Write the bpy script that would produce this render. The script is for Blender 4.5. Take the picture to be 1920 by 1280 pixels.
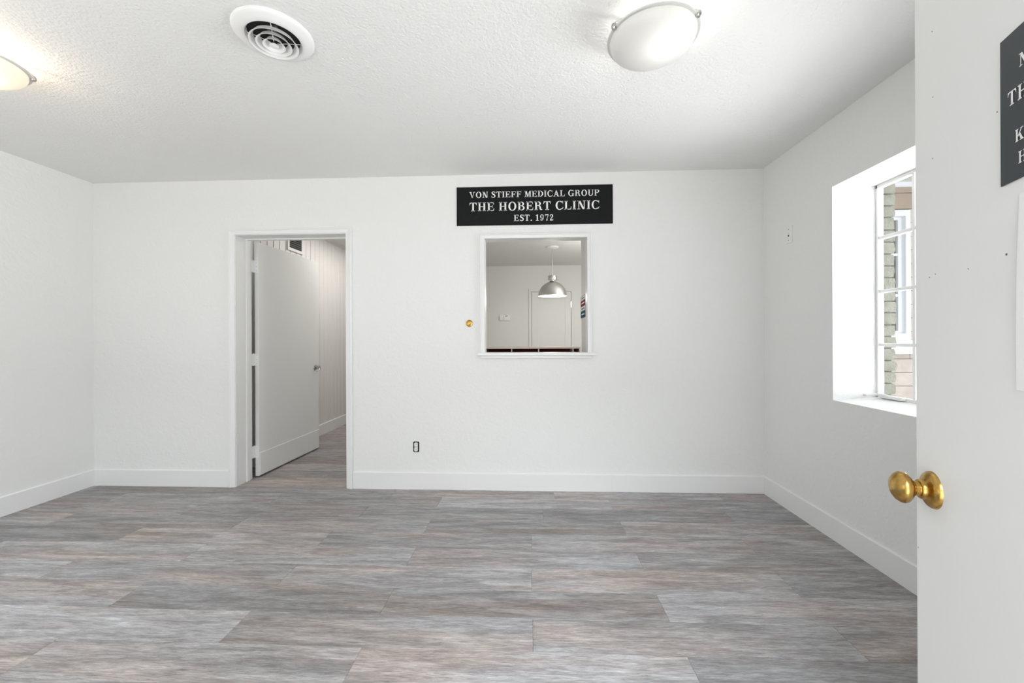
import bpy, bmesh, math, random
from mathutils import Vector, Matrix

random.seed(7)
PI = math.pi
scene = bpy.context.scene
for o in list(bpy.data.objects):
    bpy.data.objects.remove(o)
COL = scene.collection

# ------------------------------------------------------------------ camera
CAM_H = 1.172
cam_data = bpy.data.cameras.new('camera')
cam_data.sensor_width = 36.0
cam_data.lens = 760.0 / 1920.0 * 36.0
cam_data.shift_y = -(640.0 - 634.03) / 1920.0
cam_data.clip_start = 0.02
cam = bpy.data.objects.new('camera', cam_data)
COL.objects.link(cam)
cam.matrix_world = (Matrix.Translation((0, 0, CAM_H)) @ Matrix.Rotation(0.0442, 4, 'Z')
                    @ Matrix.Rotation(PI / 2, 4, 'X') @ Matrix.Rotation(-0.0043, 4, 'Z'))
scene.camera = cam

# ------------------------------------------------------------------ world, daylight, exposure
world = bpy.data.worlds.new('world')
scene.world = world
world.use_nodes = True
bg = world.node_tree.nodes['Background']
bg.inputs['Color'].default_value = (0.86, 0.93, 1.0, 1)
bg.inputs['Strength'].default_value = 2.2


def area_light(name, loc, rot, sx, sy, power, color=(1, 1, 1)):
    l = bpy.data.lights.new(name, 'AREA')
    l.shape = 'RECTANGLE'
    l.size = sx
    l.size_y = sy
    l.energy = power
    l.color = color
    o = bpy.data.objects.new(name, l)
    COL.objects.link(o)
    o.location = loc
    o.rotation_euler = rot
    return o


# daylight entering through the open front doorway; fill at an added, unseen front window
area_light('doorway_daylight', (-0.05, -1.55, 0.65), (PI / 2 + 0.5, 0, 0), 1.9, 2.1, 58, (1.0, 0.98, 0.945))
area_light('doorway_sky', (-0.3, -2.6, 3.6), (PI / 2 - 0.72, 0, -0.10), 2.0, 1.6, 285, (0.86, 0.93, 1.0))
area_light('front_window_fill', (-2.1, -0.36, 1.35), (PI / 2 + 1.0, 0, 0), 2.3, 1.2, 24, (1.0, 0.98, 0.945))
# sky light and ground bounce reaching the side window from the yard
for sw_loc, sw_rot, sw_pow in (((2.6, 1.5, 0.9), (PI / 2 + 0.75, 0, 1.3), 11), ((3.1, 2.0, 1.2), (PI / 2 + 0.15, 0, 1.70), 32)):
    sw_light = area_light('side_window_daylight', sw_loc, sw_rot, 1.3, 1.3, sw_pow, (0.98, 0.99, 1.0))
    sw_light.data.spread = 1.75

scene.view_settings.view_transform = 'Standard'
scene.view_settings.look = 'None'
scene.view_settings.gamma = 1
scene.view_settings.use_curve_mapping = False
scene.view_settings.exposure = 0.15
scene.cycles.use_denoising = True
scene.cycles.adaptive_threshold = 0.02
scene.cycles.glossy_bounces = 3
scene.cycles.transmission_bounces = 4
scene.cycles.max_bounces = 8
scene.cycles.diffuse_bounces = 6
scene.cycles.sample_clamp_indirect = 6


# ------------------------------------------------------------------ materials
def new_mat(name, color, rough=0.5, metal=0.0, spec=0.5):
    m = bpy.data.materials.new(name)
    m.use_nodes = True
    b = m.node_tree.nodes['Principled BSDF']
    b.inputs['Base Color'].default_value = (*color, 1)
    b.inputs['Roughness'].default_value = rough
    b.inputs['Metallic'].default_value = metal
    b.inputs['Specular IOR Level'].default_value = spec
    return m


def nd(m, t, **kw):
    n = m.node_tree.nodes.new(t)
    for k, v in kw.items():
        setattr(n, k, v)
    return n


def lk(m, a, b):
    m.node_tree.links.new(a, b)


def add_bump(m, layers, strength=0.3, dist=0.01):
    """layers: list of (scale, detail, weight, distortion)"""
    b = m.node_tree.nodes['Principled BSDF']
    tc = nd(m, 'ShaderNodeTexCoord')
    prev = None
    for sc, det, w, dis in layers:
        n = nd(m, 'ShaderNodeTexNoise')
        n.inputs['Scale'].default_value = sc
        n.inputs['Detail'].default_value = det
        n.inputs['Distortion'].default_value = dis
        lk(m, tc.outputs['Object'], n.inputs['Vector'])
        mu = nd(m, 'ShaderNodeMath', operation='MULTIPLY')
        mu.inputs[1].default_value = w
        lk(m, n.outputs['Fac'], mu.inputs[0])
        if prev is None:
            prev = mu
        else:
            ad = nd(m, 'ShaderNodeMath', operation='ADD')
            lk(m, prev.outputs[0], ad.inputs[0])
            lk(m, mu.outputs[0], ad.inputs[1])
            prev = ad
    bp = nd(m, 'ShaderNodeBump')
    bp.inputs['Strength'].default_value = strength
    bp.inputs['Distance'].default_value = dist
    lk(m, prev.outputs[0], bp.inputs['Height'])
    lk(m, bp.outputs['Normal'], b.inputs['Normal'])


def add_mottle(m, c1, c2, scale, detail=4.0, lo=0.35, hi=0.65, vec_scale=(1, 1, 1)):
    b = m.node_tree.nodes['Principled BSDF']
    tc = nd(m, 'ShaderNodeTexCoord')
    mp = nd(m, 'ShaderNodeMapping')
    mp.inputs['Scale'].default_value = vec_scale
    lk(m, tc.outputs['Object'], mp.inputs['Vector'])
    n = nd(m, 'ShaderNodeTexNoise')
    n.inputs['Scale'].default_value = scale
    n.inputs['Detail'].default_value = detail
    lk(m, mp.outputs['Vector'], n.inputs['Vector'])
    r = nd(m, 'ShaderNodeValToRGB')
    r.color_ramp.elements[0].position = lo
    r.color_ramp.elements[0].color = (*c1, 1)
    r.color_ramp.elements[1].position = hi
    r.color_ramp.elements[1].color = (*c2, 1)
    lk(m, n.outputs['Fac'], r.inputs['Fac'])
    lk(m, r.outputs['Color'], b.inputs['Base Color'])


M = {}
M['wall'] = new_mat('wall_plaster', (0.80, 0.80, 0.785), 0.6)
add_bump(M['wall'], [(16, 3, 1.0, 1.2), (55, 3, 0.45, 0.6)], 0.55, 0.006)
M['ceiling'] = new_mat('ceiling_plaster', (0.80, 0.80, 0.79), 0.75)
add_bump(M['ceiling'], [(75, 3, 1.0, 0.3), (9, 2, 0.7, 0.5)], 0.65, 0.006)
M['trim'] = new_mat('trim_paint', (0.81, 0.81, 0.80), 0.35)
M['door'] = new_mat('door_paint', (0.78, 0.78, 0.765), 0.5, 0, 0.35)
add_bump(M['door'], [(40, 2, 1.0, 0)], 0.06, 0.003)
M['panel'] = new_mat('board_paint', (0.74, 0.72, 0.70), 0.45)
M['hallceil'] = new_mat('hall_ceiling_paint', (0.76, 0.76, 0.74), 0.7)
M['roomwall'] = new_mat('reception_wall_paint', (0.74, 0.74, 0.72), 0.6)
M['subfloor'] = new_mat('subfloor', (0.10, 0.09, 0.085), 0.7)
M['brass'] = new_mat('aged_brass', (0.5, 0.31, 0.09), 0.27, 1.0)
add_mottle(M['brass'], (0.36, 0.20, 0.045), (0.60, 0.39, 0.12), 60)
M['nickel'] = new_mat('satin_nickel', (0.46, 0.45, 0.43), 0.32, 1.0)
M['steel'] = new_mat('brushed_steel', (0.62, 0.62, 0.60), 0.33, 1.0)
M['black'] = new_mat('black_sign_board', (0.007, 0.0075, 0.008), 0.5, 0, 0.18)
M['charcoal'] = new_mat('charcoal_sign_board', (0.035, 0.041, 0.047), 0.45, 0, 0.4)
M['letter'] = new_mat('white_lettering', (0.82, 0.82, 0.80), 0.5)
M['paper'] = new_mat('white_paper', (0.84, 0.84, 0.82), 0.8)
M['dark'] = new_mat('dark_cavity', (0.008, 0.008, 0.008), 0.9)
M['duct'] = new_mat('duct_metal', (0.12, 0.12, 0.115), 0.5, 0.6)
M['ventwhite'] = new_mat('vent_enamel', (0.82, 0.82, 0.81), 0.35)
M['maroon'] = new_mat('maroon_laminate', (0.16, 0.014, 0.016), 0.6, 0, 0.2)
M['beige'] = new_mat('beige_edge', (0.68, 0.60, 0.54), 0.5)
M['plastic'] = new_mat('white_plastic', (0.82, 0.82, 0.80), 0.4)
M['band'] = new_mat('brown_band', (0.34, 0.25, 0.17), 0.7)
M['greyprint'] = new_mat('grey_print', (0.10, 0.10, 0.10), 0.6)
M['red'] = new_mat('red_print', (0.28, 0.015, 0.025), 0.9, 0, 0.05)
M['blue'] = new_mat('blue_print', (0.02, 0.10, 0.18), 0.9, 0, 0.05)
M['exwhite'] = new_mat('exterior_white_paint', (0.82, 0.84, 0.88), 0.45)
M['exglass'] = new_mat('exterior_dark_glass', (0.03, 0.034, 0.02), 0.08)
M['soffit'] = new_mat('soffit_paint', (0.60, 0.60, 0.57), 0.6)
M['concrete'] = new_mat('concrete', (0.52, 0.50, 0.47), 0.85)
add_mottle(M['concrete'], (0.46, 0.44, 0.41), (0.58, 0.56, 0.53), 5)
M['brick'] = new_mat('painted_brick', (0.42, 0.43, 0.37), 0.8)
add_mottle(M['brick'], (0.115, 0.12, 0.085), (0.17, 0.17, 0.13), 28, 6, 0.3, 0.6)
add_bump(M['brick'], [(120, 4, 1.0, 0.2), (40, 2, 0.8, 0)], 0.6, 0.006)
M['mortar'] = new_mat('mortar', (0.16, 0.16, 0.13), 0.9)
M['block'] = new_mat('tan_block', (0.62, 0.53, 0.46), 0.8)
add_mottle(M['block'], (0.50, 0.42, 0.36), (0.60, 0.52, 0.455), 14, 5)
add_bump(M['block'], [(60, 3, 1.0, 0.2)], 0.3, 0.004)
M['shadewhite'] = new_mat('shade_inner_white', (0.9, 0.9, 0.88), 0.6)


def glass_mat(name, tint=(1, 1, 1), gloss=0.07):
    m = bpy.data.materials.new(name)
    m.use_nodes = True
    nt = m.node_tree
    nt.nodes.clear()
    out = nd(m, 'ShaderNodeOutputMaterial')
    mix = nd(m, 'ShaderNodeMixShader')
    tr = nd(m, 'ShaderNodeBsdfTransparent')
    gl = nd(m, 'ShaderNodeBsdfGlossy')
    tr.inputs['Color'].default_value = (*tint, 1)
    gl.inputs['Roughness'].default_value = 0.02
    mix.inputs['Fac'].default_value = gloss
    lk(m, tr.outputs[0], mix.inputs[1])
    lk(m, gl.outputs[0], mix.inputs[2])
    lk(m, mix.outputs[0], out.inputs['Surface'])
    return m


M['glass'] = glass_mat('window_glass')


def bowl_mat(name, color, emit, trans):
    """frosted lamp glass: translucent, so the bulb behind shows as a soft hot spot"""
    m = bpy.data.materials.new(name)
    m.use_nodes = True
    nt = m.node_tree
    nt.nodes.clear()
    out = nd(m, 'ShaderNodeOutputMaterial')
    mix = nd(m, 'ShaderNodeMixShader')
    mix.inputs['Fac'].default_value = 0.5
    tl = nd(m, 'ShaderNodeBsdfTranslucent')
    tl.inputs['Color'].default_value = (*[c * trans for c in color], 1)
    pr = nd(m, 'ShaderNodeBsdfPrincipled')
    pr.inputs['Base Color'].default_value = (*color, 1)
    pr.inputs['Roughness'].default_value = 0.35
    pr.inputs['Emission Color'].default_value = (*color, 1)
    pr.inputs['Emission Strength'].default_value = emit
    lk(m, tl.outputs[0], mix.inputs[1])
    lk(m, pr.outputs[0], mix.inputs[2])
    lk(m, mix.outputs[0], out.inputs['Surface'])
    return m


M['bowl'] = bowl_mat('frosted_lamp_glass', (0.88, 0.87, 0.85), 0.2, 0.16)
M['bowlwarm'] = bowl_mat('frosted_lamp_glass_warm', (0.90, 0.85, 0.77), 0.35, 0.14)


def bulb_mat(name, color, strength):
    m = new_mat(name, (1, 1, 1), 0.4)
    b = m.node_tree.nodes['Principled BSDF']
    b.inputs['Emission Color'].default_value = (*color, 1)
    b.inputs['Emission Strength'].default_value = strength
    return m


M['lip'] = new_mat('lamp_glass_lip', (0.62, 0.63, 0.60), 0.3)
M['bulb'] = new_mat('lit_bulb', (1, 1, 1), 0.4)
M['bulb'].node_tree.nodes['Principled BSDF'].inputs['Emission Color'].default_value = (1, 0.95, 0.88, 1)
M['bulb'].node_tree.nodes['Principled BSDF'].inputs['Emission Strength'].default_value = 6


def plank_mat():
    m = new_mat('vinyl_plank', (0.2, 0.18, 0.17), 0.42)
    b = m.node_tree.nodes['Principled BSDF']
    tc = nd(m, 'ShaderNodeTexCoord')
    oi = nd(m, 'ShaderNodeObjectInfo')
    off = nd(m, 'ShaderNodeVectorMath', operation='SCALE')
    off.inputs[0].default_value = (31.7, 17.3, 53.1)
    lk(m, oi.outputs['Random'], off.inputs['Scale'])
    add = nd(m, 'ShaderNodeVectorMath', operation='ADD')
    lk(m, tc.outputs['Object'], add.inputs[0])
    lk(m, off.outputs[0], add.inputs[1])

    def noise(sx, sy, detail, dist=0.0, rough=0.55):
        mp = nd(m, 'ShaderNodeMapping')
        mp.inputs['Scale'].default_value = (sx, sy, 1)
        lk(m, add.outputs[0], mp.inputs['Vector'])
        n = nd(m, 'ShaderNodeTexNoise')
        n.inputs['Scale'].default_value = 1.0
        n.inputs['Detail'].default_value = detail
        n.inputs['Roughness'].default_value = rough
        n.inputs['Distortion'].default_value = dist
        lk(m, mp.outputs['Vector'], n.inputs['Vector'])
        return n

    def ramp(src, stops):
        r = nd(m, 'ShaderNodeValToRGB')
        e = r.color_ramp.elements
        while len(e) > 1:
            e.remove(e[-1])
        for i, (p, c) in enumerate(stops):
            el = e[0] if i == 0 else e.new(p)
            el.position = p
            el.color = (*c, 1)
        lk(m, src, r.inputs['Fac'])
        return r

    def mix(fac, a, c, bt='MIX'):
        x = nd(m, 'ShaderNodeMix', data_type='RGBA', blend_type=bt)
        if isinstance(fac, float):
            x.inputs[0].default_value = fac
        else:
            lk(m, fac, x.inputs[0])
        lk(m, a, x.inputs[6])
        if isinstance(c, tuple):
            x.inputs[7].default_value = (*c, 1)
        else:
            lk(m, c, x.inputs[7])
        return x.outputs[2]

    n1 = noise(2.4, 21, 7, 0.7, 0.66)           # broad streaks
    c1 = ramp(n1.outputs['Fac'], [(0.26, (0.165, 0.158, 0.160)), (0.42, (0.255, 0.243, 0.243)),
                                  (0.55, (0.345, 0.337, 0.341)), (0.72, (0.47, 0.467, 0.475))])
    n2 = noise(0.9, 5, 3, 0.3)                # warm / cool patches
    f2 = ramp(n2.outputs['Fac'], [(0.44, (0, 0, 0)), (0.66, (0.8, 0.8, 0.8))])
    col = mix(f2.outputs['Color'], c1.outputs['Color'], (1.12, 0.95, 0.84), 'MULTIPLY')
    n3 = noise(17, 210, 5, 0.5, 0.8)          # fine grain
    f3 = ramp(n3.outputs['Fac'], [(0.30, (0.50, 0.50, 0.50)), (0.5, (1.0, 1.0, 1.0)), (0.68, (1.5, 1.5, 1.5))])
    col = mix(1.0, col, f3.outputs['Color'], 'MULTIPLY')
    n4 = noise(8, 95, 5, 1.2, 0.7)          # pale limed streaks
    f4 = ramp(n4.outputs['Fac'], [(0.58, (0, 0, 0)), (0.70, (0.6, 0.6, 0.6))])
    col = mix(f4.outputs['Color'], col, (0.52, 0.51, 0.505))
    n5 = noise(4.2, 48, 6, 1.6, 0.7)         # dark knots and cracks
    f5 = ramp(n5.outputs['Fac'], [(0.28, (0.75, 0.75, 0.75)), (0.40, (0, 0, 0))])
    col = mix(f5.outputs['Color'], col, (0.11, 0.10, 0.10))
    br = nd(m, 'ShaderNodeMapRange')
    br.inputs['To Min'].default_value = 0.76
    br.inputs['To Max'].default_value = 1.20
    lk(m, oi.outputs['Random'], br.inputs['Value'])
    cb = nd(m, 'ShaderNodeVectorMath', operation='SCALE')
    lk(m, col, cb.inputs[0])
    lk(m, br.outputs[0], cb.inputs['Scale'])
    lk(m, cb.outputs[0], b.inputs['Base Color'])
    rr = nd(m, 'ShaderNodeMapRange')
    rr.inputs['To Min'].default_value = 0.36
    rr.inputs['To Max'].default_value = 0.52
    lk(m, n3.outputs['Fac'], rr.inputs['Value'])
    lk(m, rr.outputs[0], b.inputs['Roughness'])
    bp = nd(m, 'ShaderNodeBump')
    bp.inputs['Strength'].default_value = 0.12
    bp.inputs['Distance'].default_value = 0.002
    lk(m, n3.outputs['Fac'], bp.inputs['Height'])
    lk(m, bp.outputs['Normal'], b.inputs['Normal'])
    return m


M['plank'] = plank_mat()


# ------------------------------------------------------------------ mesh helpers
def bm_box(bm, x0, x1, y0, y1, z0, z1, bev=0.0, seg=1):
    vs = [bm.verts.new((x, y, z)) for x in (x0, x1) for y in (y0, y1) for z in (z0, z1)]
    idx = [(0, 1, 3, 2), (4, 6, 7, 5), (0, 4, 5, 1), (2, 3, 7, 6), (0, 2, 6, 4), (1, 5, 7, 3)]
    fs = [bm.faces.new([vs[i] for i in f]) for f in idx]
    if bev:
        es = list({e for f in fs for e in f.edges})
        bmesh.ops.bevel(bm, geom=es, offset=bev, segments=seg, affect='EDGES', profile=0.5)


def bm_lathe(bm, prof, seg=48, axis='Z', origin=(0, 0, 0), close=False):
    """prof: list of (r, h) along the axis"""
    o = Vector(origin)
    rings = []
    for r, hgt in prof:
        ring = []
        if r < 1e-6:
            p = {'Z': Vector((0, 0, hgt)), 'Y': Vector((0, hgt, 0)), 'X': Vector((hgt, 0, 0))}[axis]
            ring = [bm.verts.new(o + p)]
        else:
            for i in range(seg):
                a = 2 * PI * i / seg
                c, s = r * math.cos(a), r * math.sin(a)
                p = {'Z': Vector((c, s, hgt)), 'Y': Vector((c, hgt, s)), 'X': Vector((hgt, c, s))}[axis]
                ring.append(bm.verts.new(o + p))
        rings.append(ring)
    pairs = list(zip(rings, rings[1:]))
    if close:
        pairs.append((rings[-1], rings[0]))
    for a, b in pairs:
        if len(a) == 1 and len(b) == 1:
            continue
        for i in range(seg):
            j = (i + 1) % seg
            if len(a) == 1:
                bm.faces.new((a[0], b[i], b[j]))
            elif len(b) == 1:
                bm.faces.new((a[i], a[j], b[0]))
            else:
                bm.faces.new((a[i], a[j], b[j], b[i]))


def bm_tube(bm, pts, r, seg=10):
    pts = [Vector(p) for p in pts]
    rings = []
    for i, p in enumerate(pts):
        d = (pts[min(i + 1, len(pts) - 1)] - pts[max(i - 1, 0)]).normalized()
        up = Vector((0, 0, 1)) if abs(d.z) < 0.9 else Vector((1, 0, 0))
        u = d.cross(up).normalized()
        w = d.cross(u).normalized()
        rr = r[i] if isinstance(r, (list, tuple)) else r
        rings.append([bm.verts.new(p + u * rr * math.cos(2 * PI * k / seg) + w * rr * math.sin(2 * PI * k / seg))
                      for k in range(seg)])
    for a, b in zip(rings, rings[1:]):
        for k in range(seg):
            j = (k + 1) % seg
            bm.faces.new((a[k], a[j], b[j], b[k]))
    bm.faces.new(rings[0])
    bm.faces.new(list(reversed(rings[-1])))


def bm_prism(bm, pts, d):
    """polygon pts (Vectors) extruded by vector d"""
    a = [bm.verts.new(p) for p in pts]
    b = [bm.verts.new(Vector(p) + d) for p in pts]
    bm.faces.new(a)
    bm.faces.new(list(reversed(b)))
    n = len(a)
    for i in range(n):
        j = (i + 1) % n
        bm.faces.new((a[i], b[i], b[j], a[j]))


def obj(name, bm, mat, parent=None, smooth=False, fix=True):
    if fix:
        bmesh.ops.recalc_face_normals(bm, faces=bm.faces)
    me = bpy.data.meshes.new(name)
    bm.to_mesh(me)
    bm.free()
    if smooth:
        for p in me.polygons:
            p.use_smooth = True
        me.set_sharp_from_angle(angle=math.radians(38))
    me.materials.append(M[mat] if isinstance(mat, str) else mat)
    o = bpy.data.objects.new(name, me)
    COL.objects.link(o)
    if parent is not None:
        o.parent = parent
    return o


def boxes(name, lst, mat, parent=None, bev=0.0, seg=1):
    bm = bmesh.new()
    for b in lst:
        bm_box(bm, *b, bev=bev, seg=seg)
    return obj(name, bm, mat, parent, smooth=bev > 0 and seg > 1)


def lathe(name, prof, mat, parent=None, seg=48, axis='Z', origin=(0, 0, 0), smooth=True, close=False):
    bm = bmesh.new()
    bm_lathe(bm, prof, seg, axis, origin, close)
    return obj(name, bm, mat, parent, smooth)


def tag(o, label, cat, group=None):
    o['label'] = label
    o['category'] = cat
    if group:
        o['group'] = group
    return o


def struct(o, label=None, cat=None):
    o['kind'] = 'structure'
    if label:
        o['label'] = label
    if cat:
        o['category'] = cat
    return o


def thing(name, loc=(0, 0, 0), rz=0.0):
    o = bpy.data.objects.new(name, None)
    COL.objects.link(o)
    o.location = loc
    o.rotation_euler = (0, 0, rz)
    o.empty_display_size = 0.1
    return o


# ------------------------------------------------------------------ room dimensions (metres)
XL, XR, D, H = -3.527, 1.758, 3.129, 2.44
YF = -0.03                      # inner face of the front wall (camera stands in its doorway)
WB_L, WB_R = 3.31, 3.225        # rear faces of the back wall (hall part, reception part)
XH = -2.56                      # hall panelling
XP = -1.30                      # wall between hall and reception
YE = 7.10                       # far wall of hall and reception
DX0, DX1, DZ = -2.338, -1.445, 2.0     # clear doorway in the back wall
HX0, HX1, HZ0, HZ1 = -0.347, 0.439, 1.062, 1.941   # reception hatch
WY0, WY1, WZ0, WZ1 = 1.20, 2.436, 0.805, 2.043     # side window opening
FDX0, FDX1 = -0.46, 0.44        # front doorway
XO = 2.045                      # outer face of plastered right wall
XB = 2.11                       # outer face of brick skin

# ------------------------------------------------------------------ floor
floor = struct(boxes('floor', [(XL - 0.1, XO + 0.05, -0.45, YE + 0.1, -0.08, -0.006)], 'subfloor'),
               'grey brown wood look vinyl plank floor', 'floor')
PW, PL, GAP = 0.183, 1.215, 0.0006
full_mesh = None


def plank(x0, x1, y0, y1):
    global full_mesh
    cx, cy = (x0 + x1) / 2, (y0 + y1) / 2
    full = abs((x1 - x0) - PL) < 1e-4 and abs((y1 - y0) - PW) < 1e-4
    if full and full_mesh is not None:
        o = bpy.data.objects.new('plank', full_mesh)
        COL.objects.link(o)
        o.parent = floor
    else:
        bm = bmesh.new()
        hx, hy = (x1 - x0) / 2 - GAP / 2, (y1 - y0) / 2 - GAP / 2
        c = 0.0008
        top = [bm.verts.new((sx * (hx - c), sy * (hy - c), 0)) for sx, sy in ((-1, -1), (1, -1), (1, 1), (-1, 1))]
        mid = [bm.verts.new((sx * hx, sy * hy, -c)) for sx, sy in ((-1, -1), (1, -1), (1, 1), (-1, 1))]
        bot = [bm.verts.new((sx * hx, sy * hy, -0.006)) for sx, sy in ((-1, -1), (1, -1), (1, 1), (-1, 1))]
        bm.faces.new(top)
        for a, b in ((top, mid), (mid, bot)):
            for i in range(4):
                j = (i + 1) % 4
                bm.faces.new((a[i], b[i], b[j], a[j]))
        bm.faces.new(list(reversed(bot)))
        o = obj('plank', bm, 'plank', floor)
        if full:
            full_mesh = o.data
    o.location = (cx, cy, 0)
    return o


row_off = {4: 0.175, 3: -0.653, 2: 0.083, 1: -0.645, 0: 0.005, -1: -0.643, -2: 0.003, -3: -0.643, -4: 0.007, -5: -0.643}


def lay_row(y0, y1, xa, xb, off):
    j = off - PL * math.ceil((off - xa) / PL)
    while j < xb - 0.02:
        a, b = max(j, xa), min(j + PL, xb)
        if b - a > 0.02:
            plank(a, b, y0, y1)
        j += PL


for r in range(-14, 20):
    y0 = 2.247 + PW * r
    y1 = y0 + PW
    off = row_off.get(r, (0.005 if r % 2 == 0 else -0.643) if r < 0 else random.uniform(-0.6, 0.6))
    if y0 < D:
        lay_row(max(y0, -0.25), y1, XL, XR, off)
    else:
        lay_row(y0, min(y1, YE), XH, XP, off)
boxes('reception_floor', [(XP, XO, D + 0.04, YE, -0.006, 0.0)], 'subfloor', floor)

# ------------------------------------------------------------------ walls, ceiling
wl = struct(boxes('wall_left', [(XL - 0.1, XL, -0.25, D, 0, H)], 'wall'), 'plain white plaster wall', 'wall')
wb = struct(boxes('wall_back', [
    (XL - 0.1, DX0 - 0.015, D, WB_L, 0, H),
    (DX0 - 0.015, DX1 + 0.015, D, WB_L, DZ + 0.015, H),
    (DX1 + 0.015, XP, D, WB_L, 0, H),
    (XP, HX0 - 0.012, D, WB_R, 0, H),
    (HX0 - 0.012, HX1 + 0.012, D, WB_R, 0, HZ0 - 0.02),
    (HX0 - 0.012, HX1 + 0.012, D, WB_R, HZ1 + 0.012, H),
    (HX1 + 0.012, XO, D, WB_R, 0, H)], 'wall'),
    'textured white plaster wall with doorway and reception hatch', 'wall')
wr = struct(boxes('wall_right', [
    (XR, XO, -0.25, WY0, 0, H),
    (XR, XO, WY1, D, 0, H),
    (XR, XO, WY0, WY1, 0, WZ0 - 0.02),
    (XR, XO, WY0, WY1, WZ1, H)], 'wall'), 'white plaster wall with a deep window recess', 'wall')
bmS = bmesh.new()      # sloping plastered window sill
bm_prism(bmS, [Vector((XR, WY0, WZ0 - 0.02)), Vector((XO, WY0, WZ0 - 0.02)), Vector((XO, WY0, WZ0 + 0.022)),
               Vector((XR, WY0, WZ0))], Vector((0, WY1 - WY0, 0)))
obj('sill_slope', bmS, 'wall', wr)
FW0, FW1, FWZ0, FWZ1 = -3.2, -1.0, 0.85, 2.05
wf = struct(boxes('wall_front', [
    (XL, FW0, -0.25, YF, 0, H), (FW1, FDX0, -0.25, YF, 0, H), (FDX1, XO, -0.25, YF, 0, H),
    (FW0, FW1, -0.25, YF, 0, FWZ0), (FW0, FW1, -0.25, YF, FWZ1, H),
    (FDX0, FDX1, -0.25, YF, 2.03, H)], 'wall'), 'white plaster entrance wall', 'wall')
ceil = struct(boxes('ceiling', [(XL - 0.1, XO, -0.25, D + 0.05, H, H + 0.12)], 'ceiling'),
              'white textured plaster ceiling', 'ceiling')
struct(boxes('ceiling_rear', [(XH - 0.1, XO, D + 0.05, YE + 0.1, H, H + 0.12)], 'hallceil'),
       'pale ceiling of the hall and reception room', 'ceiling')

# added front window, unseen behind the camera, lets fill light in
w2 = struct(thing('window_2', ((FW0 + FW1) / 2, -0.2, FWZ0)), 'added unseen front window in the entrance wall', 'window')
boxes('window_frame', [(-1.1, 1.1, -0.02, 0.02, 0, 0.05), (-1.1, 1.1, -0.02, 0.02, 1.15, 1.2),
                       (-1.1, -1.05, -0.02, 0.02, 0.05, 1.15), (1.05, 1.1, -0.02, 0.02, 0.05, 1.15),
                       (-0.02, 0.02, -0.02, 0.02, 0.05, 1.15)], 'trim', w2)
for a in (-1.05, 0.02):
    boxes('pane', [(a, a + 1.03, -0.003, 0.003, 0.05, 1.15)], 'glass', w2)


# ------------------------------------------------------------------ baseboards
def baseboard(name, x0, x1, y0, y1, axis, parent=None):
    """board 132 mm tall with an eased top edge; axis = inward normal ('-y', '+x', '-x')"""
    bm = bmesh.new()
    hh, c = 0.132, 0.006
    if axis == '-y':
        prof = [(0, y1, 0), (0, y0, 0), (0, y0, hh - c), (0, y0 + c, hh), (0, y1, hh)]
        bm_prism(bm, [Vector((x0, p[1], p[2])) for p in prof], Vector((x1 - x0, 0, 0)))
    else:
        xi, xo_ = (x1, x0) if axis == '+x' else (x0, x1)
        s = 1 if axis == '+x' else -1
        bm_prism(bm, [Vector((xo_, y0, 0)), Vector((xi, y0, 0)), Vector((xi, y0, hh - c)),
                      Vector((xi - s * c, y0, hh)), Vector((xo_, y0, hh))], Vector((0, y1 - y0, 0)))
    return obj(name, bm, 'trim', parent)


T = 0.014
CW = 0.049
b1 = struct(baseboard('baseboard_back', XL, DX0 - 0.006 - CW, D - T, D, '-y'), 'white baseboard along the back wall', 'baseboard')
baseboard('baseboard_length', DX1 + 0.006 + CW, 0.62, D - T, D, '-y', b1)
baseboard('baseboard_length', 0.6205, XR, D - T, D, '-y', b1)
struct(baseboard('baseboard_left', XL, XL + T, YF, D - T, '+x'), 'white baseboard along the left wall', 'baseboard')
b2 = struct(baseboard('baseboard_right', XR - T, XR, 2.62, D - T, '-x'), 'white baseboard along the window wall', 'baseboard')
baseboard('baseboard_length', XR - T, XR, YF, 2.6195, '-x', b2)

# ------------------------------------------------------------------ hall behind the doorway
hl = struct(boxes('wall_hall', [(XH - 0.12, XH - 0.014, WB_L, YE, 0, H)], 'panel'),
            'hall wall of narrow vertical painted boards', 'wall')
BW = 0.0985
board_mesh = None
y = 3.315 + (4.833 - 3.315) % BW - BW
while y < YE - 0.01:
    a, b = max(y, 3.312), min(y + BW, YE)
    fullb = abs(b - a - BW) < 1e-5
    if fullb and board_mesh:
        o = bpy.data.objects.new('board', board_mesh)
        COL.objects.link(o)
        o.parent = hl
    else:
        bm = bmesh.new()
        w = (b - a) / 2 - 0.0012
        c = 0.009
        prof = [(-0.0, -w), (-0.0, w), (0.014 - c, w), (0.014, w - c * 0.7), (0.014, -w + c * 0.7), (0.014 - c, -w)]
        bm_prism(bm, [Vector((p[0], p[1], 0)) for p in prof], Vector((0, 0, H)))
        o = obj('board', bm, 'panel', hl)
        if fullb:
            board_mesh = o.data
    o.location = (XH - 0.014, (a + b) / 2, 0)
    y += BW
struct(baseboard('baseboard_hall', XH, XH + T, WB_L, YE, '+x'), 'white baseboard under the hall boards', 'baseboard')
bm = bmesh.new()
bm_prism(bm, [Vector((XH, WB_L, H)), Vector((XH + 0.03, WB_L, H)), Vector((XH + 0.022, WB_L, H - 0.018)),
              Vector((XH + 0.008, WB_L, H - 0.03)), Vector((XH, WB_L, H - 0.034))], Vector((0, YE - WB_L, 0)))
struct(obj('trim_1', bm, 'panel'), 'small crown moulding above the hall boards', 'trim')
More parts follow.
